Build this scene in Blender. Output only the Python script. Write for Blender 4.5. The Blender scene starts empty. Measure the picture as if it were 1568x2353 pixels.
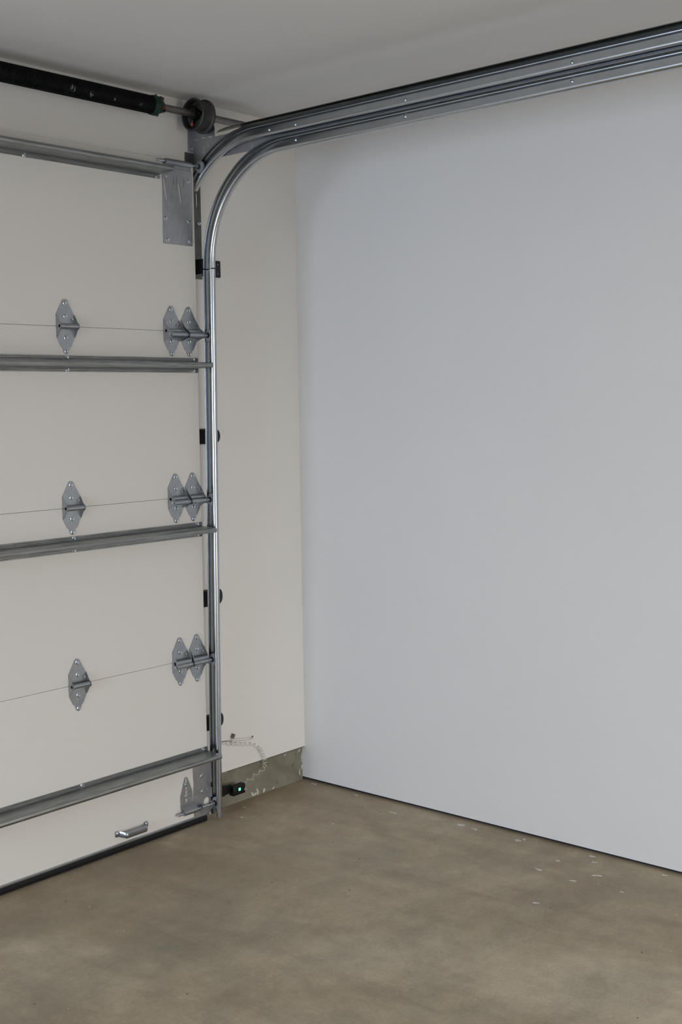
import bpy, bmesh, math, random
from mathutils import Vector, Matrix
from mathutils import geometry
random.seed(4)
C = bpy.context.scene.collection
SC = bpy.context.scene

# ------------------------------------------------------------------ camera
CAM = Vector((-3.78502, -3.48598, 1.60622))
YAW, PITCH, ROLL = map(math.radians, (49.22229, -5.20093, -0.82516))
fw = Vector((math.sin(YAW)*math.cos(PITCH), math.cos(YAW)*math.cos(PITCH), math.sin(PITCH)))
rt = Vector((math.cos(YAW), -math.sin(YAW), 0))
up = rt.cross(fw)
r2 = rt*math.cos(ROLL) + up*math.sin(ROLL)
u2 = -rt*math.sin(ROLL) + up*math.cos(ROLL)
cd = bpy.data.cameras.new('camera'); cam = bpy.data.objects.new('camera', cd); C.objects.link(cam)
cd.sensor_fit = 'VERTICAL'; cd.sensor_height = 36.0; cd.lens = 2853.5/2353*36.0
cd.clip_start = 0.05; cd.clip_end = 100
m = Matrix((( r2.x, u2.x, -fw.x, CAM.x), (r2.y, u2.y, -fw.y, CAM.y), (r2.z, u2.z, -fw.z, CAM.z), (0, 0, 0, 1)))
cam.matrix_world = m
SC.camera = cam

# ------------------------------------------------------------------ light and exposure
SC.view_settings.view_transform = 'Standard'
SC.view_settings.look = 'None'
SC.view_settings.gamma = 1.0
SC.view_settings.use_curve_mapping = False
SC.view_settings.exposure = 0.0
w = bpy.data.worlds.new('sky'); SC.world = w; w.use_nodes = True
bg = w.node_tree.nodes['Background']
bg.inputs['Color'].default_value = (0.75, 0.87, 1.0, 1); bg.inputs['Strength'].default_value = 1.0

def area(name, loc, rot, sx, sy, power, color, spread=180):
    l = bpy.data.lights.new(name, 'AREA'); l.shape = 'RECTANGLE'; l.size = sx; l.size_y = sy
    l.energy = power; l.color = color; l.spread = math.radians(spread)
    o = bpy.data.objects.new(name, l); C.objects.link(o); o.location = loc; o.rotation_euler = rot
    return o
# daylight: the open sky seen through the raised door of the bay behind the camera; plus an unseen bluish fill lamp added at the solid left wall
bg.inputs['Color'].default_value = (1.02, 0.98, 0.91, 1); bg.inputs['Strength'].default_value = 10.6
BAY = (-2.9, -0.4, 2.13)
pt = area('bay_portal', ((BAY[0]+BAY[1])/2, -6.55, BAY[2]/2), (math.radians(90), 0, 0), BAY[1]-BAY[0], BAY[2], 1.0, (1, 1, 1)); pt.data.cycles.is_portal = True
area('side_fill', (-6.55, -1.3, 1.1), (0, math.radians(-90), 0), 2.0, 2.0, 136.0, (0.68, 0.80, 1.0))

# ------------------------------------------------------------------ helpers
ORG = {}
def link(name, bm, mat, parent=None, loc=(0, 0, 0), smooth=False):
    """bm holds world coordinates; the object's origin is put at loc."""
    loc = Vector(loc)
    bmesh.ops.translate(bm, verts=bm.verts, vec=-loc)
    bmesh.ops.recalc_face_normals(bm, faces=bm.faces)
    me = bpy.data.meshes.new(name); bm.to_mesh(me); bm.free()
    me.materials.append(mat)
    if smooth:
        for p in me.polygons: p.use_smooth = True
        try: me.set_sharp_from_angle(angle=math.radians(32))
        except Exception: pass
    o = bpy.data.objects.new(name, me); C.objects.link(o)
    put(o, parent, loc)
    return o
def put(o, parent, loc):
    ORG[o.name] = Vector(loc)
    o.location = Vector(loc) - (ORG[parent.name] if parent else Vector((0, 0, 0)))
    if parent: o.parent = parent
def copy_to(o, parent, loc, name=None):
    c = o.copy(); C.objects.link(c); c.parent = parent
    if name: c.name = name
    ORG[c.name] = Vector(loc); c.location = Vector(loc) - ORG[parent.name]
    return c
def thing(name, label, cat, loc, group=None):
    o = bpy.data.objects.new(name, None); C.objects.link(o); o.empty_display_size = 0.1
    o['label'] = label; o['category'] = cat
    if group: o['group'] = group
    put(o, None, loc)
    return o
def struct(o, label=None):
    o['kind'] = 'structure'
    if label: o['label'] = label
    return o
def B(): return bmesh.new()
def box(bm, lo, hi):
    v = [bm.verts.new((x, y, z)) for x in (lo[0], hi[0]) for y in (lo[1], hi[1]) for z in (lo[2], hi[2])]
    for f in ((0, 1, 3, 2), (4, 6, 7, 5), (0, 4, 5, 1), (2, 3, 7, 6), (0, 2, 6, 4), (1, 5, 7, 3)):
        bm.faces.new([v[i] for i in f])
    return bm
def bevel(bm, off, seg=2):
    bmesh.ops.bevel(bm, geom=[e for e in bm.edges], offset=off, segments=seg, affect='EDGES', profile=0.5, clamp_overlap=True)
    return bm
def frame(ax):
    ax = Vector(ax).normalized()
    h = Vector((0, 0, 1)) if abs(ax.z) < 0.9 else Vector((1, 0, 0))
    a = ax.cross(h).normalized(); b = ax.cross(a).normalized()
    return ax, a, b
def lathe(bm, p0, ax, prof, seg=24, rot0=0.0):
    """prof: list of (distance along axis, radius); radius 0 closes the end."""
    ax, a, b = frame(ax); p0 = Vector(p0); prev = None
    for t, r in prof:
        if r <= 1e-6: ring = [bm.verts.new(p0 + ax*t)]
        else: ring = [bm.verts.new(p0 + ax*t + a*r*math.cos(rot0+2*math.pi*i/seg) + b*r*math.sin(rot0+2*math.pi*i/seg)) for i in range(seg)]
        if prev:
            n = seg
            if len(prev) == 1 and len(ring) > 1:
                for i in range(n): bm.faces.new((prev[0], ring[i], ring[(i+1) % n]))
            elif len(ring) == 1 and len(prev) > 1:
                for i in range(n): bm.faces.new((prev[i], ring[0], prev[(i+1) % n]))
            elif len(ring) > 1:
                for i in range(n): bm.faces.new((prev[i], ring[i], ring[(i+1) % n], prev[(i+1) % n]))
        prev = ring
    return bm
def cyl(bm, p0, p1, r, seg=20, bev=0.0):
    p0, p1 = Vector(p0), Vector(p1); L = (p1-p0).length
    if bev: prof = [(0, 0), (0, r-bev), (bev, r), (L-bev, r), (L, r-bev), (L, 0)]
    else: prof = [(0, 0), (0, r), (L, r), (L, 0)]
    return lathe(bm, p0, p1-p0, prof, seg)
def hollow(bm, p0, p1, r, ri, seg=20):
    p0, p1 = Vector(p0), Vector(p1); L = (p1-p0).length
    return lathe(bm, p0, p1-p0, [(0, ri), (0, r), (L, r), (L, ri), (0, ri)], seg)
def tube(bm, pts, r, seg=8, rs=None):
    pts = [Vector(p) for p in pts]; n = len(pts); prev = None; a = None
    for i, p in enumerate(pts):
        t = (pts[min(i+1, n-1)] - pts[max(i-1, 0)]).normalized()
        if a is None: _, a, _ = frame(t)
        a = (a - t*a.dot(t)).normalized(); b = t.cross(a)
        rr = rs[i] if rs else r
        ring = [bm.verts.new(p + a*rr*math.cos(2*math.pi*k/seg) + b*rr*math.sin(2*math.pi*k/seg)) for k in range(seg)]
        if prev:
            for k in range(seg): bm.faces.new((prev[k], prev[(k+1) % seg], ring[(k+1) % seg], ring[k]))
        else: bm.faces.new(ring[::-1])
        prev = ring
    bm.faces.new(prev)
    return bm
def thick(poly, t):
    """a closed outline of thickness t around an open 2D polyline (offset to its left)."""
    P = [Vector(p) for p in poly]; out = []
    for i, p in enumerate(P):
        d = Vector((0, 0)); 
        if i > 0: d += (P[i]-P[i-1]).normalized()
        if i < len(P)-1: d += (P[i+1]-P[i]).normalized()
        d.normalize(); out.append(p + Vector((-d.y, d.x))*t)
    return [tuple(p) for p in P] + [tuple(p) for p in reversed(out)]
def sweep(bm, prof, rings):
    """prof: closed 2D outline; rings: list of functions (a,b)->world point."""
    prev = None
    for fn in rings:
        ring = [bm.verts.new(fn(a, b)) for a, b in prof]
        if prev:
            n = len(ring)
            for k in range(n): bm.faces.new((prev[k], prev[(k+1) % n], ring[(k+1) % n], ring[k]))
        else: first = ring
        prev = ring
    for ring in (first, prev):                                   # caps
        es = []
        n = len(ring)
        for k in range(n):
            e = bm.edges.get((ring[k], ring[(k+1) % n]))
            es.append(e)
        bmesh.ops.triangle_fill(bm, use_beauty=True, edges=es)
    return bm
def plate(bm, outline, holes, t, fn):
    """flat plate with holes; 2D (u,v) mapped by fn(u,v,depth); depth 0 (back) .. t (face)."""
    loops = [outline] + list(holes); co = []; edges = []
    for lp in loops:
        s = len(co); co += [Vector(p) for p in lp]
        edges += [(s+i, s+(i+1) % len(lp)) for i in range(len(lp))]
    r = geometry.delaunay_2d_cdt(co, edges, [], 0, 1e-7)
    vs, fs = r[0], r[2]
    def inside(p, lp):
        c = False; n = len(lp)
        for i in range(n):
            x1, y1 = lp[i]; x2, y2 = lp[(i+1) % n]
            if (y1 > p[1]) != (y2 > p[1]) and p[0] < (x2-x1)*(p[1]-y1)/(y2-y1)+x1: c = not c
        return c
    bk = [bm.verts.new(fn(p.x, p.y, 0)) for p in vs]; fr = [bm.verts.new(fn(p.x, p.y, t)) for p in vs]
    cnt = {}
    for f in fs:
        cx = sum(vs[i].x for i in f)/len(f); cy = sum(vs[i].y for i in f)/len(f)
        if not inside((cx, cy), outline) or any(inside((cx, cy), h) for h in holes): continue
        bm.faces.new([bk[i] for i in f]); bm.faces.new([fr[i] for i in reversed(f)])
        for k in range(len(f)):
            e = (f[k], f[(k+1) % len(f)]); cnt[e] = 1
    for (a, b) in list(cnt):
        if (b, a) not in cnt: bm.faces.new((bk[a], bk[b], fr[b], fr[a]))
    for v in [v for v in bm.verts if not v.link_faces]: bm.verts.remove(v)
    return bm
def circ(u, v, r, n=14): return [(u+r*math.cos(2*math.pi*i/n), v+r*math.sin(2*math.pi*i/n)) for i in range(n)]
def slot(u, v, w_, h_, ang=0.0, n=6):
    r = w_/2; pts = []
    for s, a0 in ((1, 0), (-1, math.pi)):
        for i in range(n+1):
            a = a0 + math.pi*i/n
            pts.append((r*math.cos(a), s*(h_/2-r) + r*math.sin(a)))
    c, s_ = math.cos(ang), math.sin(ang)
    return [(u + x*c - y*s_, v + x*s_ + y*c) for x, y in pts]

# ------------------------------------------------------------------ materials
def mat(name): 
    m = bpy.data.materials.new(name); m.use_nodes = True
    nt = m.node_tree; return m, nt, nt.nodes['Principled BSDF']
def N(nt, kind, **kw):
    n = nt.nodes.new(kind)
    for k, v in kw.items():
        if k in n.inputs: n.inputs[k].default_value = v
        else: setattr(n, k, v)
    return n
def coords(nt, scale=(1, 1, 1), world=True):
    t = nt.nodes.new('ShaderNodeNewGeometry') if world else nt.nodes.new('ShaderNodeTexCoord')
    mp = nt.nodes.new('ShaderNodeMapping'); mp.inputs['Scale'].default_value = scale
    nt.links.new(t.outputs['Position' if world else 'Object'], mp.inputs['Vector'])
    return mp.outputs['Vector']
def ramp(nt, fac, stops):
    r = nt.nodes.new('ShaderNodeValToRGB'); el = r.color_ramp.elements
    while len(el) < len(stops): el.new(0.5)
    for e, (p, c) in zip(el, stops): e.position = p; e.color = (*c, 1) if len(c) == 3 else c
    nt.links.new(fac, r.inputs['Fac']); return r.outputs['Color']
def noise(nt, vec, scale, detail=4, rough=0.5, dist=0.0):
    n = N(nt, 'ShaderNodeTexNoise', Scale=scale, Detail=detail, Roughness=rough, Distortion=dist)
    nt.links.new(vec, n.inputs['Vector']); return n.outputs['Fac']
def mix(nt, fac, a, b, mode='MIX'):
    n = nt.nodes.new('ShaderNodeMix'); n.data_type = 'RGBA'; n.blend_type = mode
    for sock, v in ((n.inputs['Factor'], fac), (n.inputs['A'], a), (n.inputs['B'], b)):
        pass
    ins = [s for s in n.inputs if s.enabled]
    for s, v in zip((n.inputs[0], n.inputs[6], n.inputs[7]), (fac, a, b)):
        if isinstance(v, (int, float)): s.default_value = v
        elif isinstance(v, tuple): s.default_value = (*v, 1) if len(v) == 3 else v
        else: nt.links.new(v, s)
    return n.outputs[2]
def bump(nt, h, bs, strength=0.2, dist=0.002):
    b = N(nt, 'ShaderNodeBump', Strength=strength, Distance=dist)
    nt.links.new(h, b.inputs['Height']); nt.links.new(b.outputs['Normal'], bs.inputs['Normal'])
def paint(name, col, rough=0.85, tex=180, strength=0.08, spec=0.3):
    m, nt, bs = mat(name)
    v = coords(nt)
    c = ramp(nt, noise(nt, v, 1.6, 3), [(0.3, tuple(x*0.975 for x in col)), (0.7, col)])
    nt.links.new(c, bs.inputs['Base Color']); bs.inputs['Roughness'].default_value = rough
    bs.inputs['Specular IOR Level'].default_value = spec
    bump(nt, noise(nt, v, tex, 3), bs, strength, 0.001)
    return m
def metal(name, col, rough=0.38, streak=(6, 6, 6), var=0.25, rvar=0.2, bmp=0.05):
    m, nt, bs = mat(name)
    v = coords(nt, streak)
    f = noise(nt, v, 9, 5, 0.6)
    lo = tuple(x*(1-var) for x in col); hi = tuple(min(1, x*(1+var*0.6)) for x in col)
    c = ramp(nt, f, [(0.3, lo), (0.7, hi)])
    nt.links.new(c, bs.inputs['Base Color']); bs.inputs['Metallic'].default_value = 1.0
    rr = ramp(nt, noise(nt, v, 25, 4), [(0.2, (rough*(1-rvar),)*3), (0.8, (rough*(1+rvar),)*3)])
    nt.links.new(rr, bs.inputs['Roughness'])
    if bmp: bump(nt, noise(nt, v, 40, 3), bs, bmp, 0.0006)
    return m
def plain(name, col, rough=0.6, metallic=0.0, tex=60, strength=0.1):
    m, nt, bs = mat(name)
    v = coords(nt)
    c = ramp(nt, noise(nt, v, 30, 3), [(0.3, tuple(x*0.8 for x in col)), (0.7, tuple(x*1.1 for x in col))])
    nt.links.new(c, bs.inputs['Base Color']); bs.inputs['Roughness'].default_value = rough
    bs.inputs['Metallic'].default_value = metallic; bs.inputs['Specular IOR Level'].default_value = 0.3
    bump(nt, noise(nt, v, tex, 2), bs, strength, 0.001)
    return m

M_WALL = paint('wall_paint', (0.69, 0.68, 0.665))
M_CEIL = paint('ceiling_paint', (0.62, 0.61, 0.595), tex=120)
M_DOOR = paint('door_enamel', (0.62, 0.605, 0.585), 0.55, 240, 0.05, 0.4)
M_GALV = metal('galvanized_steel', (0.40, 0.42, 0.44), 0.32, (6, 6, 6), 0.10, 0.12, 0.02)
M_TRACK = metal('track_steel', (0.50, 0.53, 0.56), 0.21, (8, 1.2, 1.2), 0.10, 0.08, 0.0)
M_STRUT = metal('strut_steel', (0.31, 0.32, 0.315), 0.40, (1.2, 8, 22), 0.3)
M_ANGLE = metal('angle_steel', (0.13, 0.137, 0.122), 0.42, (8, 8, 3), 0.25)
M_PLATE = metal('plate_steel', (0.42, 0.43, 0.45), 0.45, (8, 8, 4), 0.12)
M_ZINC = metal('zinc_plated', (0.62, 0.68, 0.72), 0.25, (20, 20, 20), 0.15)
M_DARKM = plain('dark_bracket_steel', (0.035, 0.038, 0.042), 0.45, 0.6)
M_CAST = plain('cast_drum_metal', (0.085, 0.083, 0.08), 0.5, 0.85, 200, 0.2)
M_SPRING = plain('black_oiled_spring', (0.004, 0.0045, 0.0045), 0.42)
M_GREEN = plain('dark_green_paint', (0.004, 0.026, 0.016), 0.5)
M_RED = plain('red_paint', (0.25, 0.025, 0.025), 0.5)
M_ORANGE = plain('orange_red_paint', (0.40, 0.045, 0.008), 0.5)
M_SHAFT = metal('shaft_steel', (0.22, 0.21, 0.195), 0.42, (2, 10, 10), 0.2)
M_RUBBER = plain('black_rubber', (0.004, 0.004, 0.005), 0.7)
M_JOINT = plain('dark_joint', (0.03, 0.03, 0.03), 0.9)
M_NYLON = plain('grey_nylon', (0.27, 0.28, 0.29), 0.45)
M_BLACKP = plain('black_plastic', (0.004, 0.005, 0.005), 0.45)
M_WIRE = plain('white_wire', (0.60, 0.56, 0.50), 0.6)
M_REDW = plain('dull_red_wire', (0.13, 0.045, 0.04), 0.6)
M_CONN = plain('grey_connector', (0.13, 0.12, 0.10), 0.6)
M_GAP = plain('dark_gap_shade', (0.02, 0.02, 0.03), 0.8)
def led():
    m, nt, bs = mat('green_led')
    bs.inputs['Base Color'].default_value = (0.1, 0.8, 0.4, 1)
    bs.inputs['Emission Color'].default_value = (0.16, 1.0, 0.42, 1); bs.inputs['Emission Strength'].default_value = 1.2
    v = coords(nt); bump(nt, noise(nt, v, 300, 1), bs, 0.02, 0.001)
    return m
M_LED = led()

def concrete_floor():
    m, nt, bs = mat('concrete_floor')
    v = coords(nt)
    big = noise(nt, v, 1.3, 6, 0.55, 0.6)
    base = ramp(nt, big, [(0.32, (0.32, 0.265, 0.181)), (0.50, (0.419, 0.352, 0.246)), (0.66, (0.524, 0.452, 0.332))])
    g = ramp(nt, noise(nt, coords(nt, (1.3, 2.0, 1)), 1.7, 6, 0.65, 0.6), [(0.47, (0, 0, 0)), (0.66, (1, 1, 1))])
    gm = N(nt, 'ShaderNodeMath', operation='MULTIPLY'); nt.links.new(g, gm.inputs[0]); gm.inputs[1].default_value = 0.55
    c = mix(nt, gm.outputs[0], base, (0.28, 0.262, 0.201))
    st = ramp(nt, noise(nt, coords(nt, (3.2, 0.9, 1)), 2.6, 5, 0.6, 0.8), [(0.33, (0.87, 0.86, 0.87)), (0.55, (1, 1, 1)), (0.75, (1.07, 1.065, 1.05))])
    c = mix(nt, 1.0, c, st, 'MULTIPLY')
    med = ramp(nt, noise(nt, v, 10, 7, 0.7), [(0.3, (0.84, 0.83, 0.82)), (0.7, (1.10, 1.10, 1.09))])
    c = mix(nt, 1.0, c, med, 'MULTIPLY')
    fine = ramp(nt, noise(nt, v, 90, 4, 0.7), [(0.28, (0.86, 0.85, 0.84)), (0.5, (1, 1, 1)), (0.78, (1.10, 1.10, 1.09))])
    c = mix(nt, 1.0, c, fine, 'MULTIPLY')
    # brown dirt along the door, broadened as painted shade to dim floor and wall base
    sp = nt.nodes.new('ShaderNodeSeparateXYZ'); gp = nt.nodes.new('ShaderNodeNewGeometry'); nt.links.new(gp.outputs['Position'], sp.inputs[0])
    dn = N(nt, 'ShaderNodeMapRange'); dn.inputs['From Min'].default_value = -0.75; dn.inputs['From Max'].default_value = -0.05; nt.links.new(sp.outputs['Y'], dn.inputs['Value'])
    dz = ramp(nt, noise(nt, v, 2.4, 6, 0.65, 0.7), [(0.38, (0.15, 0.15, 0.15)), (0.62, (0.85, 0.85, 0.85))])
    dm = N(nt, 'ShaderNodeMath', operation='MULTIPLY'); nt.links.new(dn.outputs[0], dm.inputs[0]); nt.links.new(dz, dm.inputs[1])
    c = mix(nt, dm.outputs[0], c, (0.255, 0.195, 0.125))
    # pale smears of drywall mud, dense along the right wall and thinning into the room
    sm = ramp(nt, noise(nt, coords(nt, (2.2, 1, 1)), 11, 6, 0.7), [(0.64, (0, 0, 0)), (0.74, (1, 1, 1))])
    sep = nt.nodes.new('ShaderNodeSeparateXYZ'); geo = nt.nodes.new('ShaderNodeNewGeometry'); nt.links.new(geo.outputs['Position'], sep.inputs[0])
    near = N(nt, 'ShaderNodeMapRange'); near.inputs['From Min'].default_value = -0.7; near.inputs['From Max'].default_value = -0.02
    near.inputs['To Min'].default_value = 0.04; near.inputs['To Max'].default_value = 0.75
    nt.links.new(sep.outputs['X'], near.inputs['Value'])
    mm = N(nt, 'ShaderNodeMath', operation='MULTIPLY'); nt.links.new(sm, mm.inputs[0]); nt.links.new(near.outputs[0], mm.inputs[1])
    c = mix(nt, mm.outputs[0], c, (0.40, 0.37, 0.32))
    # small chips, pale and dark
    for sc, thr, col, keep in ((17, 0.040, (0.62, 0.60, 0.55), 0.62), (31, 0.06, (0.58, 0.55, 0.50), 0.84), (13, 0.045, (0.05, 0.04, 0.03), 0.60), (37, 0.05, (0.06, 0.05, 0.04), 0.85)):
        vo = N(nt, 'ShaderNodeTexVoronoi', Scale=sc); 
        wp = N(nt, 'ShaderNodeTexNoise', Scale=70.0, Detail=2.0); nt.links.new(v, wp.inputs['Vector'])
        ad = N(nt, 'ShaderNodeVectorMath', operation='MULTIPLY_ADD'); nt.links.new(wp.outputs['Color'], ad.inputs[0]); ad.inputs[1].default_value = (0.012, 0.012, 0); nt.links.new(coords(nt, (1.3, 1.0, 1)), ad.inputs[2])
        nt.links.new(ad.outputs[0], vo.inputs['Vector'])
        lt = N(nt, 'ShaderNodeMath', operation='LESS_THAN'); nt.links.new(vo.outputs['Distance'], lt.inputs[0]); lt.inputs[1].default_value = thr
        s2 = nt.nodes.new('ShaderNodeSeparateColor'); nt.links.new(vo.outputs['Color'], s2.inputs[0])
        gt = N(nt, 'ShaderNodeMath', operation='GREATER_THAN'); nt.links.new(s2.outputs[0], gt.inputs[0]); gt.inputs[1].default_value = keep
        mu = N(nt, 'ShaderNodeMath', operation='MULTIPLY'); nt.links.new(lt.outputs[0], mu.inputs[0]); nt.links.new(gt.outputs[0], mu.inputs[1])
        c = mix(nt, mu.outputs[0], c, col)
    nt.links.new(c, bs.inputs['Base Color'])
    bs.inputs['Roughness'].default_value = 0.55; bs.inputs['Specular IOR Level'].default_value = 0.35
    bump(nt, noise(nt, v, 35, 6, 0.65), bs, 0.15, 0.003)
    return m
def concrete_stem():
    m, nt, bs = mat('concrete_stem')
    v = coords(nt)
    base = ramp(nt, noise(nt, v, 7, 6, 0.6, 0.5), [(0.3, (0.135, 0.125, 0.090)), (0.7, (0.235, 0.222, 0.178))])
    sm = ramp(nt, noise(nt, coords(nt, (1.6, 1, 1)), 16, 5, 0.7), [(0.66, (0, 0, 0)), (0.72, (1, 1, 1))])
    mm = N(nt, 'ShaderNodeMath', operation='MULTIPLY'); nt.links.new(sm, mm.inputs[0]); mm.inputs[1].default_value = 0.45
    c = mix(nt, mm.outputs[0], base, (0.46, 0.44, 0.38))
    pit = ramp(nt, noise(nt, v, 40, 2), [(0.24, (0.35, 0.35, 0.33)), (0.32, (1, 1, 1))])
    c = mix(nt, 1.0, c, pit, 'MULTIPLY')
    nt.links.new(c, bs.inputs['Base Color']); bs.inputs['Roughness'].default_value = 0.8
    bump(nt, noise(nt, v, 45, 5), bs, 0.25, 0.003)
    return m
def mud():
    m, nt, bs = mat('drywall_mud'); v = coords(nt)
    nt.links.new(ramp(nt, noise(nt, v, 60, 3), [(0.3, (0.42, 0.40, 0.36)), (0.7, (0.60, 0.58, 0.53))]), bs.inputs['Base Color'])
    bs.inputs['Roughness'].default_value = 0.9; bump(nt, noise(nt, v, 120, 3), bs, 0.3, 0.002); return m
def spring_steel():
    m, nt, bs = mat('black_spring_steel'); v = coords(nt)
    mask = None
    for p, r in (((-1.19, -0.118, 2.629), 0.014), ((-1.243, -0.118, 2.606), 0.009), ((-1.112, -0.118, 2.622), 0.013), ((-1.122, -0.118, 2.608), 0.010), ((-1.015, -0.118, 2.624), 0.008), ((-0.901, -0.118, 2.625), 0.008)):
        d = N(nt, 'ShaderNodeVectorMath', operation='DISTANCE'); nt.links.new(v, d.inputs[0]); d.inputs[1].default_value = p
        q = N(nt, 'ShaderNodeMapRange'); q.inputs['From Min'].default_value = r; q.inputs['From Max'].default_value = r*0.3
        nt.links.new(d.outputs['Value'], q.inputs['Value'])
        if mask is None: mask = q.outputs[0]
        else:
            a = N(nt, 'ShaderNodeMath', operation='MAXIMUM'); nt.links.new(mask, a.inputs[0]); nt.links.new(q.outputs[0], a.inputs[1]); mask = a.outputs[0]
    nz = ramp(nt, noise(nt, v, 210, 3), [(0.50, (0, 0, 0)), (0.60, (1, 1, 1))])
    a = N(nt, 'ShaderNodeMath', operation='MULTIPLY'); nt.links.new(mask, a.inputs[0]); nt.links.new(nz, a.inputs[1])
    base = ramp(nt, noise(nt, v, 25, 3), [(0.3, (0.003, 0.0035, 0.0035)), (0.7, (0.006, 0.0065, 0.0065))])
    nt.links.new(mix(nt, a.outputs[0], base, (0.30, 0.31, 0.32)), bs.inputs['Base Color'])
    bs.inputs['Roughness'].default_value = 0.50; bs.inputs['Specular IOR Level'].default_value = 0.08
    return m
M_COIL = spring_steel()
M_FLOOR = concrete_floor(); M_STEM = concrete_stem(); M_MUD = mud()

# ------------------------------------------------------------------ setting
XL, YB, ZC = -6.6, -6.5, 2.71
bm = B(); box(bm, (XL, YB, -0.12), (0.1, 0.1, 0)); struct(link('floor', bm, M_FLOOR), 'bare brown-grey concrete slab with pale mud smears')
bm = B(); box(bm, (XL-0.1, YB-0.1, ZC), (0.1, 0.1, ZC+0.1)); struct(link('ceiling', bm, M_CEIL), 'smooth off-white painted ceiling')
DOOR_R, DOOR_L, DOOR_T = -0.606, -3.346, 2.471
bm = B()
box(bm, (-0.64, 0, 0.147), (0.0, 0.1, ZC)); box(bm, (-0.64, 0.0, 0), (-0.515, 0.1, 0.147))
box(bm, (-3.31, 0, 2.44), (-0.64, 0.1, ZC)); box(bm, (XL, 0, 0), (-3.31, 0.1, ZC))
struct(link('wall_front', bm, M_WALL), 'off-white wall around and above the garage door')
bm = B(); box(bm, (0, YB, 0.013), (0.1, 0.1, ZC)); struct(link('wall_right', bm, M_WALL), 'blank off-white side wall on the right')
bm = B(); box(bm, (XL-0.1, YB, 0), (XL, 0.1, ZC)); struct(link('wall_left', bm, M_WALL))
bm = B(); box(bm, (XL-0.1, YB-0.1, 0), (BAY[0], YB, ZC)); box(bm, (BAY[1], YB-0.1, 0), (0.1, YB, ZC)); box(bm, (BAY[0], YB-0.1, BAY[2]), (BAY[1], YB, ZC)); struct(link('wall_back', bm, M_WALL))
bm = B(); box(bm, (-0.515, 0.015, 0), (0.0, 0.1, 0.147)); struct(link('baseboard_front', bm, M_STEM), 'bare concrete stem wall below the drywall')
bm = B(); box(bm, (0.019, YB, 0), (0.1, 0.1, 0.013)); struct(link('gap_shade_right', bm, M_GAP), 'strip coloured dark as the shade in the gap under the right wall')  # shade of the recess under the wall, put in as a dark colour

bm = B(); box(bm, (-30, -40, -0.30), (30, 30, -0.125)); struct(link('driveway', bm, plain('driveway_concrete', (0.30, 0.29, 0.27), 0.9)))

# splats of drywall mud left on the slab and on the stem wall
def splat(parent, p, u, v, n, ru, rv, t=0.0012, ang=0.0):
    bm = B(); p, u, v, n = map(Vector, (p, u, v, n)); k = 18; ph = random.random()*6
    top = []; bot = []
    for i in range(k):
        a = 2*math.pi*i/k; w_ = 1 + 0.28*math.sin(2*a+ph) + 0.2*math.sin(3*a+2*ph) + 0.18*(random.random()-0.5)
        x, y = ru*w_*math.cos(a), rv*w_*math.sin(a)
        x, y = x*math.cos(ang)-y*math.sin(ang), x*math.sin(ang)+y*math.cos(ang)
        bot.append(bm.verts.new(p+u*x+v*y)); top.append(bm.verts.new(p+u*x*0.85+v*y*0.85+n*t))
    c = bm.verts.new(p+n*t*1.3)
    for i in range(k):
        bm.faces.new((bot[i], bot[(i+1) % k], top[(i+1) % k], top[i])); bm.faces.new((top[i], top[(i+1) % k], c))
    return link('mud_splat', bm, M_MUD, parent, p, True)
slab = bpy.data.objects['floor']; stem = bpy.data.objects['baseboard_front']
for x, y, r in ((-0.125, -0.434, 0.005), (-0.100, -0.553, 0.013), (-0.050, -0.839, 0.014), (-0.056, -0.904, 0.010), (-0.057, -1.095, 0.012), (-0.035, -1.109, 0.007), (-0.073, -1.417, 0.009), (-0.174, -1.485, 0.011),
                (-0.031, -1.658, 0.008), (-0.140, -1.313, 0.007), (-0.030, -1.383, 0.010), (-0.251, -1.302, 0.010), (-0.249, -1.617, 0.006), (-0.497, -1.446, 0.008), (-0.414, -0.050, 0.007), (-0.505, -0.130, 0.005), (-0.341, -0.452, 0.005), (-0.264, -1.446, 0.008), (-0.024, -0.30, 0.008), (-0.020, -0.07, 0.010)):
    splat(slab, (x, y, 0.0002), (1, 0, 0), (0, 1, 0), (0, 0, 1), r*0.62, r*1.25, 0.0012, random.uniform(-0.5, 0.5))
for x, z, ru, rv, a in ((-0.301, 0.010, 0.005, 0.010, 0.9), (-0.284, 0.009, 0.0105, 0.004, 0.4), (-0.272, 0.014, 0.0065, 0.012, 0.0), (-0.235, 0.011, 0.006, 0.009, 0.2), (-0.181, 0.007, 0.008, 0.003, 0.2), (-0.446, 0.139, 0.010, 0.0018, 0.2),
                        (-0.107, 0.130, 0.008, 0.0025, 0.6), (-0.005, 0.095, 0.003, 0.018, 0.0), (-0.004, 0.055, 0.003, 0.012, 0.0), (-0.019, 0.034, 0.0035, 0.012, 0.15), (-0.020, 0.128, 0.010, 0.003, 0.5)):
    splat(stem, (x, 0.0149, z), (1, 0, 0), (0, 0, 1), (0, -1, 0), ru, rv, 0.0010, a)
bm = B(); box(bm, (-0.515, 0.004, 0.1435), (-0.0005, 0.0148, 0.1475)); struct(link('edge_shade_1', bm, M_GAP), 'dark strip painting the shadow line under the drywall')  # shadow line below the drywall overhang, drawn as a dark strip

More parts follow.
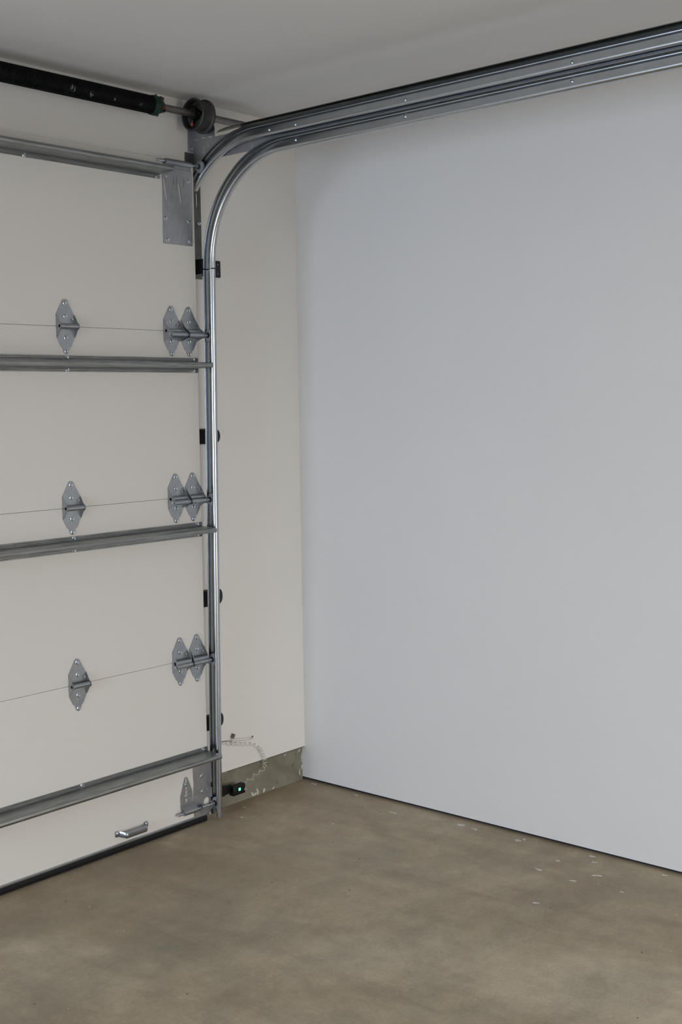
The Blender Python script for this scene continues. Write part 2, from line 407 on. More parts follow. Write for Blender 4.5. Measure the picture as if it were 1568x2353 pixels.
# ------------------------------------------------------------------ screws
def screw_bm(p, n, r=0.0062):
    bm = B(); p = Vector(p); n = Vector(n)
    lathe(bm, p, n, [(0, 0), (0, r*1.25), (0.0012, r*1.25), (0.0018, r*0.95)], 14)
    lathe(bm, p+n*0.0016, n, [(0, r*0.92), (0.0042, r*0.92), (0.0052, r*0.75), (0.0052, 0)], 6)
    return bm
SCREW = {}
def screw(parent, p, n=(0, -1, 0), r=0.0062, name='screw', mat_=None):
    key = (tuple(n), r, name)
    if key not in SCREW:
        o = link(name, screw_bm(p, n, r), mat_ or M_ZINC, parent, p); SCREW[key] = o
        return o
    return copy_to(SCREW[key], parent, p, name)

# ------------------------------------------------------------------ garage door
DF = -0.050                                                      # inner face of the door sections
door = thing('garage_door', 'closed white sectional garage door with steel struts and hinges', 'garage door', ((DOOR_L+DOOR_R)/2, DF, 0))
SEC = 0.61; Z0 = 0.0314
for k in range(4):
    z0 = Z0 + SEC*k + (0.0 if k == 0 else 0.0006); z1 = Z0 + SEC*(k+1) - 0.0006
    bm = B(); box(bm, (DOOR_L, DF, z0), (DOOR_R, -0.006, z1))
    o = link('door_section', bm, M_DOOR, door, ((DOOR_L+DOOR_R)/2, DF, z0))
    if k == 3: break
    bm = B(); box(bm, (DOOR_L+0.004, DF+0.003, z1-0.01), (DOOR_R-0.004, -0.008, z1+0.011))
    link('section_joint', bm, M_JOINT, door, ((DOOR_L+DOOR_R)/2, DF, z1))
# bottom retainer and rubber seal
bm = B(); prof = [(-0.0012, 0.0335), (-0.0035, 0.0300), (-0.0035, 0.0245), (0.040, 0.0245), (0.040, 0.0310), (-0.0002, 0.0310), (-0.0002, 0.0335)]
sweep(bm, prof, [(lambda a, b, x=x: (x, DF+a, b)) for x in (DOOR_L, DOOR_R)])
o = link('bottom_retainer', bm, M_GALV, door, ((DOOR_L+DOOR_R)/2, DF, 0.03)); o['label'] = 'thin metal retainer strip along the door bottom'
bm = B(); prof = [(-0.004, 0.025), (-0.008, 0.016), (-0.006, 0.005), (0.002, 0.0), (0.032, 0.0), (0.040, 0.006), (0.042, 0.016), (0.038, 0.025)]
sweep(bm, prof, [(lambda a, b, x=x: (x, DF+a, b)) for x in (DOOR_L, DOOR_R-0.014)])
o = link('bottom_seal', bm, M_RUBBER, door, ((DOOR_L+DOOR_R)/2, DF, 0.0), True); o['label'] = 'black rubber bottom seal'

# struts: hat shaped bars screwed along each section
def strut(zc, x1, screws_x):
    bm = B(); t = 0.0014
    h = [(0.0008, 0.0275), (0.0008, 0.0225), (0.0035, 0.0205), (0.0035, 0.0185), (0.0008, 0.0165), (0.0008, 0.0125),
         (0.006, 0.0105), (0.076, 0.0075), (0.0795, 0.0060), (0.081, 0.0)]
    pl = h + [(a, -b) for a, b in reversed(h[:-1])]
    pr = thick(pl, t)
    sweep(bm, pr, [(lambda a, b, x=x: (x, DF-a-0.0016, zc+b)) for x in (DOOR_L+0.01, x1)])
    o = link('strut', bm, M_STRUT, door, ((DOOR_L+x1)/2, DF, zc), False)
    for x in screws_x:
        for s in (1, -1): screw(o, (x, DF-0.0035, zc+s*0.0205), r=0.0060)
    return o
strut(2.4255, -0.772, (-0.785, -1.345)); strut(1.738, -0.607, (-0.632, -1.203)); strut(1.1265, -0.607, (-0.632, -1.200)); strut(0.264, -0.607, (-0.632, -1.201))

# hinges
def hinge(xc, zc, roller_h=None, tall=1.0):
    """roller_h: depth of the second tube (from the door) for the hinges that carry a roller."""
    fn = lambda u, v, d: (xc+u, DF-d-0.0003, zc+v)
    bm = B()
    up_o = [(-0.0365, 0.0015), (-0.0375, 0.040), (-0.0135, 0.0800), (-0.0115, 0.0850), (-0.006, 0.0900), (0.0, 0.0912), (0.006, 0.0900), (0.0115, 0.0850), (0.0135, 0.0790), (0.0370, 0.038), (0.0365, 0.0015)]
    lo_o = [(0.0365, -0.0015), (0.0375, -0.036), (0.0210, -0.0680), (0.0150, -0.0705), (0.0125, -0.0790), (0.0085, -0.0880), (0.0, -0.0925), (-0.0085, -0.0880), (-0.0125, -0.0790), (-0.0150, -0.0705), (-0.0210, -0.0680), (-0.0375, -0.036), (-0.0365, -0.0015)]
    plate(bm, up_o, [circ(-0.001, 0.0690, 0.0026), circ(-0.001, 0.0600, 0.0022), circ(-0.024, 0.036, 0.0024), circ(0.024, 0.035, 0.0024)], 0.002, fn)
    holes = [circ(-0.026, -0.028, 0.0024), circ(0.026, -0.028, 0.0024)]
    if roller_h is None: holes.append(slot(0.0, -0.051, 0.004, 0.018))
    plate(bm, lo_o, holes, 0.002, fn)
    # side ears standing off the door
    for s in (-1, 1):
        xe = xc + s*0.0372
        if roller_h is None:
            out = [(0.0, 0.039), (0.004, 0.039), (0.020, 0.013)] + [(0.021+0.0105*math.sin(a), 0.0+0.0105*math.cos(a)) for a in [math.pi*(0.1+0.8*i/7) for i in range(8)]] + [(0.020, -0.013), (0.004, -0.036), (0.0, -0.036)]
            hl = [circ(0.020, 0.0, 0.0055)]
        else:
            h = roller_h
            out = [(0.0, 0.039), (0.004, 0.039), (0.022, 0.012)] + [(h+0.0115*math.sin(a), -0.014+0.0115*math.cos(a)) for a in [math.pi*(0.18+0.72*i/7) for i in range(8)]] + [(h-0.008, -0.026), (0.004, -0.037), (0.0, -0.037)]
            hl = [circ(0.017, -0.001, 0.0058), circ(h, -0.014, 0.0058)]
        fe = lambda u, v, d, xe=xe, s=s: (xe + s*(d-0.002)*1.0, DF-0.0003-u, zc+v)
        plate(bm, out, hl, 0.002, fe)
        # folded rolls that hold the tube
    hg = link('hinge', bm, M_GALV, door, (xc, DF, zc), False)
    # tubes
    bm = B(); hh = 0.020 if roller_h is None else 0.017
    zt = zc + (0.0 if roller_h is None else -0.001)
    hollow(bm, (xc-0.0385, DF-hh, zt), (xc+0.0385, DF-hh, zt), 0.0088, 0.0056, 20)
    link('hinge_pin_tube', bm, M_GALV, hg, (xc, DF-hh, zt), True)
    if roller_h is not None:
        bm = B(); hollow(bm, (xc-0.0385, DF-roller_h, zc-0.014), (xc+0.0385, DF-roller_h, zc-0.014), 0.0092, 0.0058, 20)
        link('roller_tube', bm, M_GALV, hg, (xc, DF-roller_h, zc-0.014), True)
    for u, v in ((0.0, 0.0775), (0.0, 0.034), (0.0, -0.0375), (0.0, -0.0835)):
        screw(hg, (xc+u, DF-0.0024, zc+v), r=0.0060)
    # small bright rivet on the right ear
    bm = B(); cyl(bm, (xc+0.0265, DF-0.0023, zc+0.024), (xc+0.0265, DF-0.0085, zc+0.024), 0.0036, 12, 0.0008)
    link('rivet', bm, M_ZINC, hg, (xc+0.0265, DF, zc+0.024), True)
    return hg
JZ = [Z0 + SEC*k for k in (1, 2, 3)]
TRACK_X = -0.566
def yr(z): return -0.088 - 0.0152*z                                # room side edge of the vertical track
def roller(x0, y, z, r=0.0225, name='roller'):
    """short steel stem from x0 to a nylon wheel running in the track."""
    bm = B(); cyl(bm, (x0, y, z), (-0.572, y, z), 0.0052, 14, 0.001)
    o = link('roller_stem', bm, M_ZINC, door, (x0, y, z), True)
    bm = B(); lathe(bm, (-0.588, y, z), (1, 0, 0), [(0.0, 0.0085), (0.0, r-0.006), (0.001, r-0.005), (0.003, r), (0.010, r), (0.013, r-0.003), (0.0135, 0.009)], 28)
    link('wheel', bm, M_NYLON, o, (-0.588, y, z), True)
    bm = B(); lathe(bm, (-0.5895, y, z), (1, 0, 0), [(0, 0.0055), (0, 0.009), (0.004, 0.0105), (0.013, 0.0105), (0.013, 0.0)], 20)
    ob = link('wheel_hub', bm, M_DARKM, o, (-0.589, y, z), True)
    return o
for k, zj in enumerate(JZ):
    hinge(-1.203, zj, None)
    yt = yr(zj) + 0.0265; rh = DF - yt
    for xc in (-0.733, -0.648): hinge(xc, zj, rh)
    roller(-0.775, yt, zj-0.014)

# top roller fixture
yt, zt = -0.062, 2.463
bm = B()
out = [(-0.760, 2.173), (-0.619, 2.173), (-0.612, 2.440), (-0.757, 2.440)]
hl = [slot(-0.7445, 2.365, 0.0075, 0.075, 0.16), slot(-0.676, 2.358, 0.0075, 0.070, 0.16),
      slot(-0.705, 2.400, 0.0022, 0.030), slot(-0.690, 2.395, 0.0022, 0.050), slot(-0.655, 2.400, 0.0022, 0.024),
      circ(-0.740, 2.300, 0.0028), circ(-0.625, 2.40, 0.0025), circ(-0.640, 2.32, 0.0025), circ(-0.720, 2.34, 0.0022), circ(-0.655, 2.345, 0.0022)]
plate(bm, out, hl, 0.0025, lambda u, v, d: (u, DF-0.0006-d, v))
box(bm, (-0.7575, DF-0.0030, 2.436), (-0.618, DF-0.0006, 2.452))
tf = link('top_fixture', bm, M_PLATE, door, (-0.688, DF, 2.31)); tf['label'] = 'tall flat steel plate of the top roller'
for x, z in ((-0.7350, 2.415), (-0.633, 2.405), (-0.748, 2.262), (-0.636, 2.262), (-0.742, 2.186), (-0.632, 2.190)): screw(tf, (x, DF-0.0031, z), r=0.0065)
bm = B(); hollow(bm, (-0.752, yt, zt), (-0.626, yt, zt), 0.0100, 0.0062, 22)
box(bm, (-0.752, yt+0.004, zt-0.020), (-0.626, yt+0.0095, zt))
link('roller_sleeve', bm, M_GALV, tf, (-0.69, yt, zt), True)
roller(-0.785, yt, zt)

# bottom roller fixture
yb, zb = -0.0665, 0.0665
bm = B()
hl = [circ(-0.606, 0.074, 0.017, 20), circ(-0.668, 0.21, 0.003), circ(-0.612, 0.125, 0.003), circ(-0.670, 0.107, 0.003), circ(-0.668, 0.040, 0.003), circ(-0.640, 0.160, 0.0025), circ(-0.622, 0.205, 0.0025)]
out = [(-0.683, 0.030), (-0.596, 0.030), (-0.596, 0.245), (-0.683, 0.245), (-0.683, 0.180), (-0.681, 0.178), (-0.681, 0.150), (-0.683, 0.148)]
hl[0] = circ(-0.617, 0.078, 0.016, 20)
plate(bm, out, hl, 0.0022, lambda u, v, d: (u, DF-0.0006-d, v))
for a, b in ((0.045, 0.062), (0.092, 0.13), (0.15, 0.235)):
    box(bm, (-0.598, DF-0.012, a), (-0.596, DF-0.002, b))
bf = link('bottom_fixture', bm, M_PLATE, door, (-0.64, DF, 0.13)); bf['label'] = 'flat steel corner plate at the door bottom'
for x, z in ((-0.640, 0.122), (-0.642, 0.182), (-0.633, 0.060)): screw(bf, (x, DF-0.0029, z), r=0.0058)
bm = B()
out = [(-0.7485, 0.094), (-0.7500, 0.128)] + [(-0.7195+0.0085*math.cos(a), 0.189+0.0085*math.sin(a)) for a in [math.pi*(0.95-0.90*i/10) for i in range(11)]] + [(-0.6885, 0.136), (-0.6865, 0.094)]
hl = [slot(-0.7195, 0.183, 0.0075, 0.020), slot(-0.7195, 0.155, 0.0075, 0.013), slot(-0.7195, 0.138, 0.0075, 0.018), slot(-0.7195, 0.109, 0.0075, 0.017), circ(-0.738, 0.106, 0.0028), circ(-0.699, 0.112, 0.0028)]
plate(bm, out, hl, 0.0022, lambda u, v, d: (u, DF-0.0006-d, v))
pl = thick([(0.0005, 0.0945), (0.022, 0.078), (0.022, 0.070)], 0.002)
sweep(bm, pl, [(lambda a, b, x=x: (x, DF-a, b)) for x in (-0.7495, -0.6855)])
rb = link('roller_bracket', bm, M_PLATE, door, (-0.7195, DF, 0.13)); rb['label'] = 'tapered slotted bracket beside the corner plate'
for z in (0.1690, 0.1240): screw(rb, (-0.7195, DF-0.0029, z), r=0.0070)
bm = B(); hollow(bm, (-0.748, yb, zb), (-0.688, yb, zb), 0.0098, 0.0060, 22)
link('roller_sleeve', bm, M_GALV, rb, (-0.72, yb, zb), True)
st = roller(-0.776, yb, zb, 0.0225)
bm = B(); hollow(bm, (-0.688, yb, zb), (-0.668, yb, zb), 0.0072, 0.005, 16)
hollow(bm, (-0.662, yb, zb), (-0.659, yb, zb), 0.016, 0.005, 20)
hollow(bm, (-0.604, yb, zb), (-0.601, yb, zb), 0.0135, 0.005, 20)
link('stem_washers', bm, M_GALV, st, (-0.66, yb, zb), True)

# lift handle
def lift_handle():
    bm = B(); n = 40; x0, x1, zc = -1.062, -0.912, 0.071
    prof0 = [(-0.011, 0.0), (-0.0112, 0.0030), (-0.006, 0.0048), (0.0, 0.0053), (0.006, 0.0048), (0.0110, 0.0022), (0.0105, 0.0), (0.0, 0.0020)]
    rings = []
    for i in range(n+1):
        t = i/n; x = x0 + (x1-x0)*t
        e = min(t, 1-t)*2                                          # 0 at feet .. 1 mid
        s = min(1, max(0, (e-0.15)/0.24)); s = s*s*(3-2*s)
        h = 0.0008 + 0.026*s; dz = -0.0045*s
        wz = 1.12 - 0.20*math.sin(math.pi*min(1, e/0.5)) if e < 0.5 else 1.0
        if e < 0.06: wz *= 0.75 + 0.25*(e/0.06)
        rings.append(lambda a, b, x=x, h=h, dz=dz, wz=wz, s=s: (x, DF-h-b*(1+0.7*s), zc+dz+a*wz))
    sweep(bm, prof0, rings)
    o = link('pull_handle', bm, M_GALV, door, (-0.987, DF, zc), True); o['label'] = 'pressed metal lift handle near the door bottom'
    for x in (x0+0.008, x1-0.008): screw(o, (x, DF-0.006, zc+0.002), r=0.0045)
lift_handle()

# ------------------------------------------------------------------ door track
track = thing('door_track', 'galvanized double door track curving from floor to ceiling beside the door', 'door track', (TRACK_X, -0.06, 0))
PW = 0.050
tp = [(0.0065, 0.0225), (0.0020, 0.0195), (0.0, 0.0140), (0.0010, 0.0055), (0.0055, 0.0006), (0.0080, 0.0), (0.0095, 0.0030), (0.0120, 0.0030), (0.0135, 0.0),
      (0.0370, 0.0), (0.0440, 0.0015), (0.0480, 0.0050), (0.0497, 0.0090), (0.0502, 0.0130), (0.0494, 0.0165), (0.0474, 0.0196), (0.0448, 0.0216), (0.0418, 0.0226), (0.0390, 0.0222)]
TP = thick(tp, -0.0018)
def track_sweep(pts, name, loc):
    """pts: (y, z, normal_y, normal_z) of the room-side edge; normal points to the room side (a grows that way)."""
    bm = B(); rings = []
    for y, z, ny, nz in pts:
        rings.append(lambda a, b, y=y, z=z, ny=ny, nz=nz: (TRACK_X - b, y - ny*(PW-a), z - nz*(PW-a)))
    sweep(bm, TP, rings)
    return link(name, bm, M_TRACK, track, loc, True)
v_pts = [(yr(z), z, -1, 0) for z in (0.012, 2.0885)]
track_sweep(v_pts, 'vertical_track', (TRACK_X, -0.06, 0.012))
low = [(yr(2.094)-0.0005, 2.0935, -1, 0)]
R = 0.358; cy, cz = -0.1205-R, 2.108
for i in range(33):
    a = math.pi/2*i/32
    low.append((cy + R*math.cos(a), cz + R*math.sin(a), -math.cos(a), -math.sin(a)))
yE = -2.75
low.append((yE, cz+R + 0.0098*(cy-yE), 0, -1))
track_sweep(low, 'lower_track', (TRACK_X, -0.6, 2.4))
up_ = []
R2 = 0.375; cy2, cz2 = -0.330, 2.524-R2
for i in range(25):
    a = math.radians(52 - 52*i/24)
    up_.append((cy2 + R2*math.sin(a), cz2 + R2*math.cos(a), -math.sin(a), -math.cos(a)))
up_.append((yE, 2.524 + 0.0093*(cy2-yE), 0, -1))
track_sweep(up_, 'upper_track', (TRACK_X, -0.6, 2.5))
# horizontal angle iron behind the tracks
bm = B(); pa = [(0, 0), (0, 0.077), (-0.0025, 0.077), (-0.0025, 0)]
sweep(bm, pa, [(lambda a, b, y=y, z=z: (TRACK_X+0.0050+a, y, z+b)) for y, z in ((-0.118, 2.489), (-0.32, 2.490), (yE, 2.515))])
link('horizontal_angle', bm, M_PLATE, track, (TRACK_X, -1, 2.5)); bm = B()
rg = []
for y, z, k in ((-0.134, 2.578, 0.02), (-0.165, 2.579, 0.6), (-0.215, 2.580, 1.0), (-0.32, 2.582, 1.0), (yE, 2.604, 1.0)):
    rg.append(lambda a, b, y=y, z=z, k=k: (TRACK_X+0.005-0.030*k*a, y, z+b))
sweep(bm, [(0, 0), (1, 0), (1, 0.0022), (0, 0.0022)], rg)
rg = []
for y, z in ((-0.26, 2.5665), (-0.32, 2.567), (yE, 2.592)): rg.append(lambda a, b, y=y, z=z: (TRACK_X+0.0025+0.0025*a, y, z+b*0.0135))
sweep(bm, [(0, 0), (1, 0), (1, 1), (0, 1)], rg)
link('angle_flange', bm, M_ANGLE, track, (TRACK_X, -1, 2.58))
# rivets joining the pair of tracks to the angle
for y, z in ((-0.4015, 2.548), (-0.527, 2.547), (-0.5265, 2.4955), (-1.005, 2.551), (-1.004, 2.500), (-1.61, 2.557), (-1.61, 2.5045), (-2.3, 2.563), (-2.3, 2.511)):
    bm = B(); lathe(bm, (TRACK_X-0.0002, y, z), (-1, 0, 0), [(0, 0.0058), (0.0012, 0.0054), (0.0026, 0.0035), (0.0030, 0)], 14)
    link('track_rivet', bm, M_ZINC, track, (TRACK_X, y, z), True)
for y, z in ((-0.215, 2.511), (-0.319, 2.504)):
    bm = B(); lathe(bm, (TRACK_X+0.0022, y, z), (-1, 0, 0), [(0, 0.0055), (0.001, 0.0055), (0.0014, 0)], 14)
    link('angle_bolt', bm, M_NYLON, track, (TRACK_X, y, z), True)
# rear hanger to the ceiling
bm = B(); box(bm, (TRACK_X+0.006, -2.70, 2.53), (TRACK_X+0.009, -2.665, ZC)); box(bm, (TRACK_X+0.006, -2.70, ZC-0.003), (TRACK_X+0.045, -2.665, ZC))
link('ceiling_hanger', bm, M_ANGLE, track, (TRACK_X, -2.68, ZC))
# flag angle on the wall beside the door top
bm = B()
hl = [slot(-0.5465, 2.404, 0.008, 0.026), slot(-0.5465, 2.352, 0.008, 0.052), slot(-0.548, 2.49, 0.006, 0.022), circ(-0.541, 2.270, 0.003), circ(-0.538, 2.12, 0.0028), circ(-0.537, 2.085, 0.0028)]
plate(bm, [(-0.600, 2.062), (-0.5275, 2.062), (-0.5275, 2.522), (-0.600, 2.522)], hl, 0.0025, lambda u, v, d: (u, -0.0008-d, v))
fa = link('flag_angle', bm, M_ANGLE, track, (-0.56, 0, 2.3)); fa['label'] = 'dark slotted angle plate on the wall beside the door'
for x, z in ((-0.543, 2.445), (-0.539, 2.268), (-0.540, 2.463)): screw(fa, (x, -0.0035, z), r=0.005)
# jamb brackets
def jamb_bracket(z0, z1, x0, x1, rounded=True):
    bm = B(); r = 0.028 if rounded else 0.004; zc = (z0+z1)/2
    out = [(x0, z0), (x1-r, z0)]
    out += [(x1-r+r*math.sin(a), z0+r-r*math.cos(a)) for a in [math.pi/2*i/6 for i in range(1, 7)]]
    out += [(x1-r+r*math.cos(a), z1-r+r*math.sin(a)) for a in [math.pi/2*i/6 for i in range(0, 7)]]
    out += [(x0, z1)]
    hl = [circ(x1-0.017, zc, 0.0032)] if rounded else [circ(x1-0.012, z0+0.014, 0.0035), circ(x1-0.012, z1-0.014, 0.0035)]
    plate(bm, out, hl, 0.003, lambda u, v, d: (u, -0.0008-d, v))
    yt_ = yr(zc) + 0.03
    box(bm, (TRACK_X+0.0025, yt_, z0+0.004), (TRACK_X+0.0055, -0.0010, z1-0.004))
    o = link('jamb_bracket', bm, M_DARKM, track, (x0, 0, zc))
    ys = (yr(zc)+0.0095, yr(zc)+0.0285)
    return o
jamb_bracket(1.442, 1.501, -0.572, -0.455); jamb_bracket(0.817, 0.883, -0.572, -0.462); jamb_bracket(0.332, 0.395, -0.572, -0.472)
jb = jamb_bracket(2.074, 2.137, -0.5275, -0.433, False)
for z in (2.108, 2.076):
    for d in (0.0300, 0.0135):
        p = (TRACK_X-0.0006, yr(z)+d, z)
        bm = B(); lathe(bm, p, (-1, 0, 0), [(0, 0.0068), (0.0025, 0.0064), (0.005, 0.0045), (0.0062, 0.0)], 16)
        link('carriage_bolt', bm, M_ZINC, track, p, True)

# ------------------------------------------------------------------ torsion bar with spring and drum
YS, ZS = -0.090, 2.640
SPX = -0.815                                                       # right end of the spring
tor = thing('torsion_bar', 'black torsion spring and cable drum on a steel bar above the door', 'garage spring', (-1.3, YS, ZS))
bm = B(); hollow(bm, (-2.35, YS, ZS), (-0.364, YS, ZS), 0.0127, 0.0105, 24)
link('shaft', bm, M_SHAFT, tor, (-1.3, YS, ZS), True)
def spring():
    bm = B(); r = 0.0285; wr = 0.0031; seg = 18; L0, L1 = -2.25, SPX; turns = int((L1-L0)/(2*wr*1.02)); n = turns*seg
    rows = []
    for i in range(n+1):                                            # wound wire as a fine helical ridge
        t = i/n; a = 2*math.pi*turns*t; x = L0 + (L1-L0)*t
        rad = r
        if x > L1-0.03: rad = r + 0.0015*((x-L1+0.03)/0.03)
        c, s = math.cos(a), math.sin(a); row = []
        for k in range(5):
            th = math.pi*(k/4); dx = -wr*math.cos(th); dr = wr*math.sin(th)
            row.append(bm.verts.new((x+dx, YS+(rad+dr)*c, ZS+(rad+dr)*s)))
        rows.append(row)
    for i in range(n):
        for k in range(4): bm.faces.new((rows[i][k], rows[i][k+1], rows[i+1][k+1], rows[i+1][k]))
    return link('spring_coil', bm, M_COIL, tor, (-1.5, YS, ZS), True)
spring()
bm = B(); lathe(bm, (SPX-0.022, YS, ZS), (1, 0, 0), [(0, 0.0325), (0.006, 0.0338), (0.018, 0.0350), (0.026, 0.034), (0.030, 0.028), (0.030, 0.0135)], 32)
cone = link('winding_cone', bm, M_GREEN, tor, (SPX, YS, ZS), True); cone['label'] = 'dark green winding cone at the spring end'
bm = B()
hollow(bm, (SPX+0.006, YS, ZS), (SPX+0.027, YS, ZS), 0.0225, 0.013, 24)
for k in range(4):
    a = math.radians(32 + 90*k); d = Vector((0, math.cos(a), math.sin(a)))
    hollow(bm, Vector((SPX+0.017, YS, ZS)) + d*0.018, Vector((SPX+0.017, YS, ZS)) + d*0.0335, 0.0092, 0.0062, 16)
link('winding_socket', bm, M_CAST, cone, (SPX+0.02, YS, ZS), True)
for ang, col in ((78, M_RED), (198, M_RED)):
    a = math.radians(ang); d = Vector((0, math.cos(a), math.sin(a)))
    p = Vector((SPX+0.012, YS, ZS)) + d*0.030
    bm = B(); cyl(bm, p, p + d*0.013, 0.0048, 4, 0.001)
    o = link('set_screw', bm, col, cone, p); o['label'] = 'red-tipped square set screw'
DX0 = -0.640
bm = B(); R1 = 0.0585
lathe(bm, (DX0, YS, ZS-0.002), (1, 0, 0), [(0.022, 0.013), (0.0235, 0.020), (0.026, 0.040), (0.022, 0.047), (0.004, 0.0505), (0.0, 0.052), (-0.001, 0.056), (0.0015, R1), (0.006, R1), (0.008, 0.056), (0.014, 0.0525), (0.030, 0.0525), (0.044, 0.0530), (0.050, 0.0545),
      (0.052, 0.060), (0.056, 0.061), (0.0605, 0.060), (0.0615, 0.055), (0.0605, 0.014)], 56)
dr = link('cable_drum', bm, M_CAST, tor, (DX0, YS, ZS), True); dr['label'] = 'dark grey cast cable drum'
bm = B(); hollow(bm, (DX0-0.002, YS, ZS), (DX0+0.03, YS, ZS), 0.0215, 0.0125, 24)
for k in range(3):
    a = math.radians(60+120*k); d = Vector((0, math.cos(a), math.sin(a))); q = Vector((DX0+0.014, YS, ZS))
    cyl(bm, q + d*0.015, q + d*0.034, 0.007, 12)
link('drum_hub', bm, M_SPRING, dr, (DX0, YS, ZS), True)
a = math.radians(291); d = Vector((0, math.cos(a), math.sin(a))); q = Vector((DX0+0.010, YS, ZS)) + d*0.030
bm = B(); cyl(bm, q, q + d*0.012, 0.0045, 4, 0.0008); o = link('set_screw', bm, M_ORANGE, dr, q); o['label'] = 'orange-tipped set screw'
# end bearing plate
bp = thing('bearing_plate', 'punched steel bearing plate below the cable drum on the wall', 'bracket', (-0.56, 0, 2.6))
bm = B(); X = -0.5555
def fx(u, v, d): return (X - d, -u, v)
hl = [circ(-YS, ZS, 0.0145, 20), slot(0.060, 2.571, 0.004, 0.022, math.radians(80)), slot(0.094, 2.570, 0.004, 0.022, math.radians(80)), slot(0.052, 2.563, 0.004, 0.012), slot(0.086, 2.562, 0.004, 0.012),
      slot(0.060, 2.536, 0.005, 0.016), slot(0.082, 2.540, 0.005, 0.012), circ(0.058, 2.520, 0.003), slot(0.018, 2.570, 0.002, 0.028, math.radians(80))]
plate(bm, [(0.0042, 2.475), (0.060, 2.475), (0.119, 2.525), (0.119, 2.600), (0.095, 2.660), (0.0042, 2.660)], hl, 0.003, fx)
box(bm, (X-0.028, -0.0045, 2.526), (X, -0.0006, 2.655))
pb = link('plate', bm, M_PLATE, bp, (X, -0.06, 2.6))
bm = B(); hollow(bm, (X-0.006, YS, ZS), (X+0.004, YS, ZS), 0.024, 0.0132, 24); link('bearing', bm, M_CAST, bp, (X, YS, ZS), True)
screw(pb, (X-0.016, -0.0047, 2.538), r=0.006)

# ------------------------------------------------------------------ safety sensor
sen = thing('safety_sensor', 'black door safety sensor with green light low behind the track', 'sensor', (-0.50, -0.04, 0.08))
bm = B()
pl = [(-0.5600, -0.030), (-0.515, -0.034), (-0.480, -0.030), (-0.462, -0.028)]
rings = []
for x, y, hz in ((-0.560, -0.046, 0.021), (-0.522, -0.046, 0.021), (-0.500, -0.040, 0.017), (-0.470, -0.034, 0.017)):
    rings.append(lambda a, b, x=x, y=y, hz=hz: (x, y+a, 0.096 - (x+0.56)*0.10 + b*hz))
sweep(bm, [(-0.0015, -1), (-0.0015, 1), (0.0015, 1), (0.0015, -1)], rings)
link('sensor_bracket', bm, M_BLACKP, sen, (-0.52, -0.04, 0.09))
bm = B(); box(bm, (-0.474, -0.052, 0.058), (-0.406, -0.026, 0.098)); bevel(bm, 0.004, 3)
hs = link('sensor_housing', bm, M_BLACKP, sen, (-0.44, -0.037, 0.08), True)
bm = B(); box(bm, (-0.4455, -0.0535, 0.0745), (-0.4345, -0.0515, 0.0860)); bevel(bm, 0.0008, 2)
o = link('indicator_light', bm, M_LED, hs, (-0.44, -0.0525, 0.08)); o['label'] = 'lit green indicator'
bm = B(); cyl(bm, (-0.466, -0.0515, 0.084), (-0.466, -0.0530, 0.084), 0.0060, 18, 0.0005)
o = link('lens_window', bm, M_GREEN, hs, (-0.466, -0.052, 0.084), True); o['label'] = 'dark green round lens'
bm = B(); cyl(bm, (-0.410, -0.0515, 0.074), (-0.410, -0.0560, 0.074), 0.0058, 16, 0.001)
o = link('thumb_screw', bm, M_NYLON, hs, (-0.410, -0.053, 0.074), True)

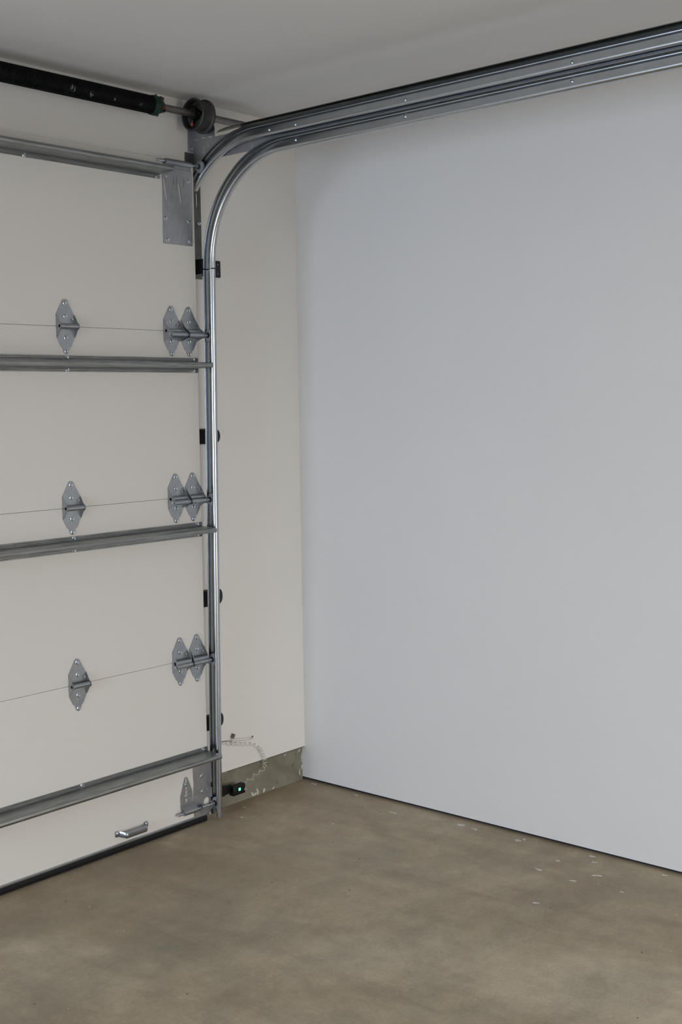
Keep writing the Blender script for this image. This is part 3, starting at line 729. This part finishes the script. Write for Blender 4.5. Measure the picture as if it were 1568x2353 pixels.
# ------------------------------------------------------------------ coiled wire
path = [(-0.495, 0.272), (-0.470, 0.265), (-0.445, 0.257), (-0.398, 0.246), (-0.337, 0.232), (-0.300, 0.216), (-0.276, 0.192), (-0.259, 0.160), (-0.252, 0.131), (-0.263, 0.116), (-0.283, 0.110), (-0.316, 0.107), (-0.348, 0.100), (-0.392, 0.090)]
def catmull(P, n):
    out = []
    for i in range(len(P)-1):
        p0, p1, p2, p3 = P[max(i-1, 0)], P[i], P[i+1], P[min(i+2, len(P)-1)]
        for k in range(n):
            t = k/n
            out.append(tuple(0.5*((2*b)+(-a+c)*t+(2*a-5*b+4*c-d)*t*t+(-a+3*b-3*c+d)*t**3) for a, b, c, d in zip(p0, p1, p2, p3)))
    out.append(P[-1]); return out
wp = catmull(path, 60); pts = []; ph = 0.0
for i, (x, z) in enumerate(wp):
    j = min(i+1, len(wp)-1); h = max(j-1, 0)
    dx, dz = wp[j][0]-wp[h][0], wp[j][1]-wp[h][1]; L = math.hypot(dx, dz) or 1e-6
    u = i/len(wp)
    pitch = 0.030 if u < 0.10 else (0.027 if u < 0.42 else (0.0135 if u < 0.70 else 0.042))
    amp = 0.0070 if u < 0.42 else (0.0085 if u < 0.70 else 0.0070)
    amp *= min(1.0, u/0.06, (1-u)/0.04)
    ph += 2*math.pi*L/pitch
    nx, nz = -dz/L, dx/L
    yb_ = -0.0115 if u < 0.5 else -0.0115 - 0.020*max(0, (u-0.72)/0.28)
    pts.append((x + nx*amp*math.cos(ph), yb_ + amp*math.sin(ph)*0.95, z + nz*amp*math.cos(ph)))
bm = B(); tube(bm, pts, 0.00095, 6)
wire = link('coiled_wire', bm, M_WIRE, None, (-0.35, -0.01, 0.17), True)
wire['label'] = 'thin white coiled wire arcing down the wall to the black sensor'; wire['category'] = 'wire'
cw = thing('wire_splice', 'loose wire splice with small grey clip on the wall right of the track', 'wire', (-0.43, -0.006, 0.265))
bm = B(); tube(bm, catmull([(-0.505, -0.004, 0.272), (-0.47, -0.006, 0.272), (-0.447, -0.008, 0.268), (-0.440, -0.010, 0.264), (-0.436, -0.010, 0.272), (-0.431, -0.010, 0.279)], 10), 0.0012, 6)
o = link('red_lead', bm, M_REDW, cw, (-0.44, -0.008, 0.27), True); o['label'] = 'dull red lead'
bm = B(); tube(bm, catmull([(-0.440, -0.008, 0.258), (-0.426, -0.008, 0.263), (-0.405, -0.008, 0.268), (-0.37, -0.006, 0.262), (-0.33, -0.005, 0.256), (-0.314, -0.004, 0.2555), (-0.318, -0.005, 0.250), (-0.345, -0.006, 0.249), (-0.387, -0.007, 0.256), (-0.402, -0.008, 0.258), (-0.416, -0.008, 0.256), (-0.436, -0.006, 0.252)], 10), 0.0009, 6)
link('white_lead', bm, M_WIRE, cw, (-0.38, -0.006, 0.258), True)
bm = B(); box(bm, (-0.0065, -0.003, -0.009), (0.0065, 0.003, 0.009)); bevel(bm, 0.0012, 2)
bmesh.ops.transform(bm, matrix=Matrix.Translation((-0.427, -0.010, 0.284)) @ Matrix.Rotation(math.radians(28), 4, 'Y'), verts=bm.verts)
link('clip', bm, M_CONN, cw, (-0.427, -0.010, 0.284))
bm = B(); lathe(bm, (-0.312, -0.0005, 0.2555), (0, -1, 0), [(0, 0.0035), (0.003, 0.0035), (0.004, 0.002), (0.004, 0)], 12)
link('staple', bm, M_REDW, cw, (-0.312, 0, 0.2555), True)
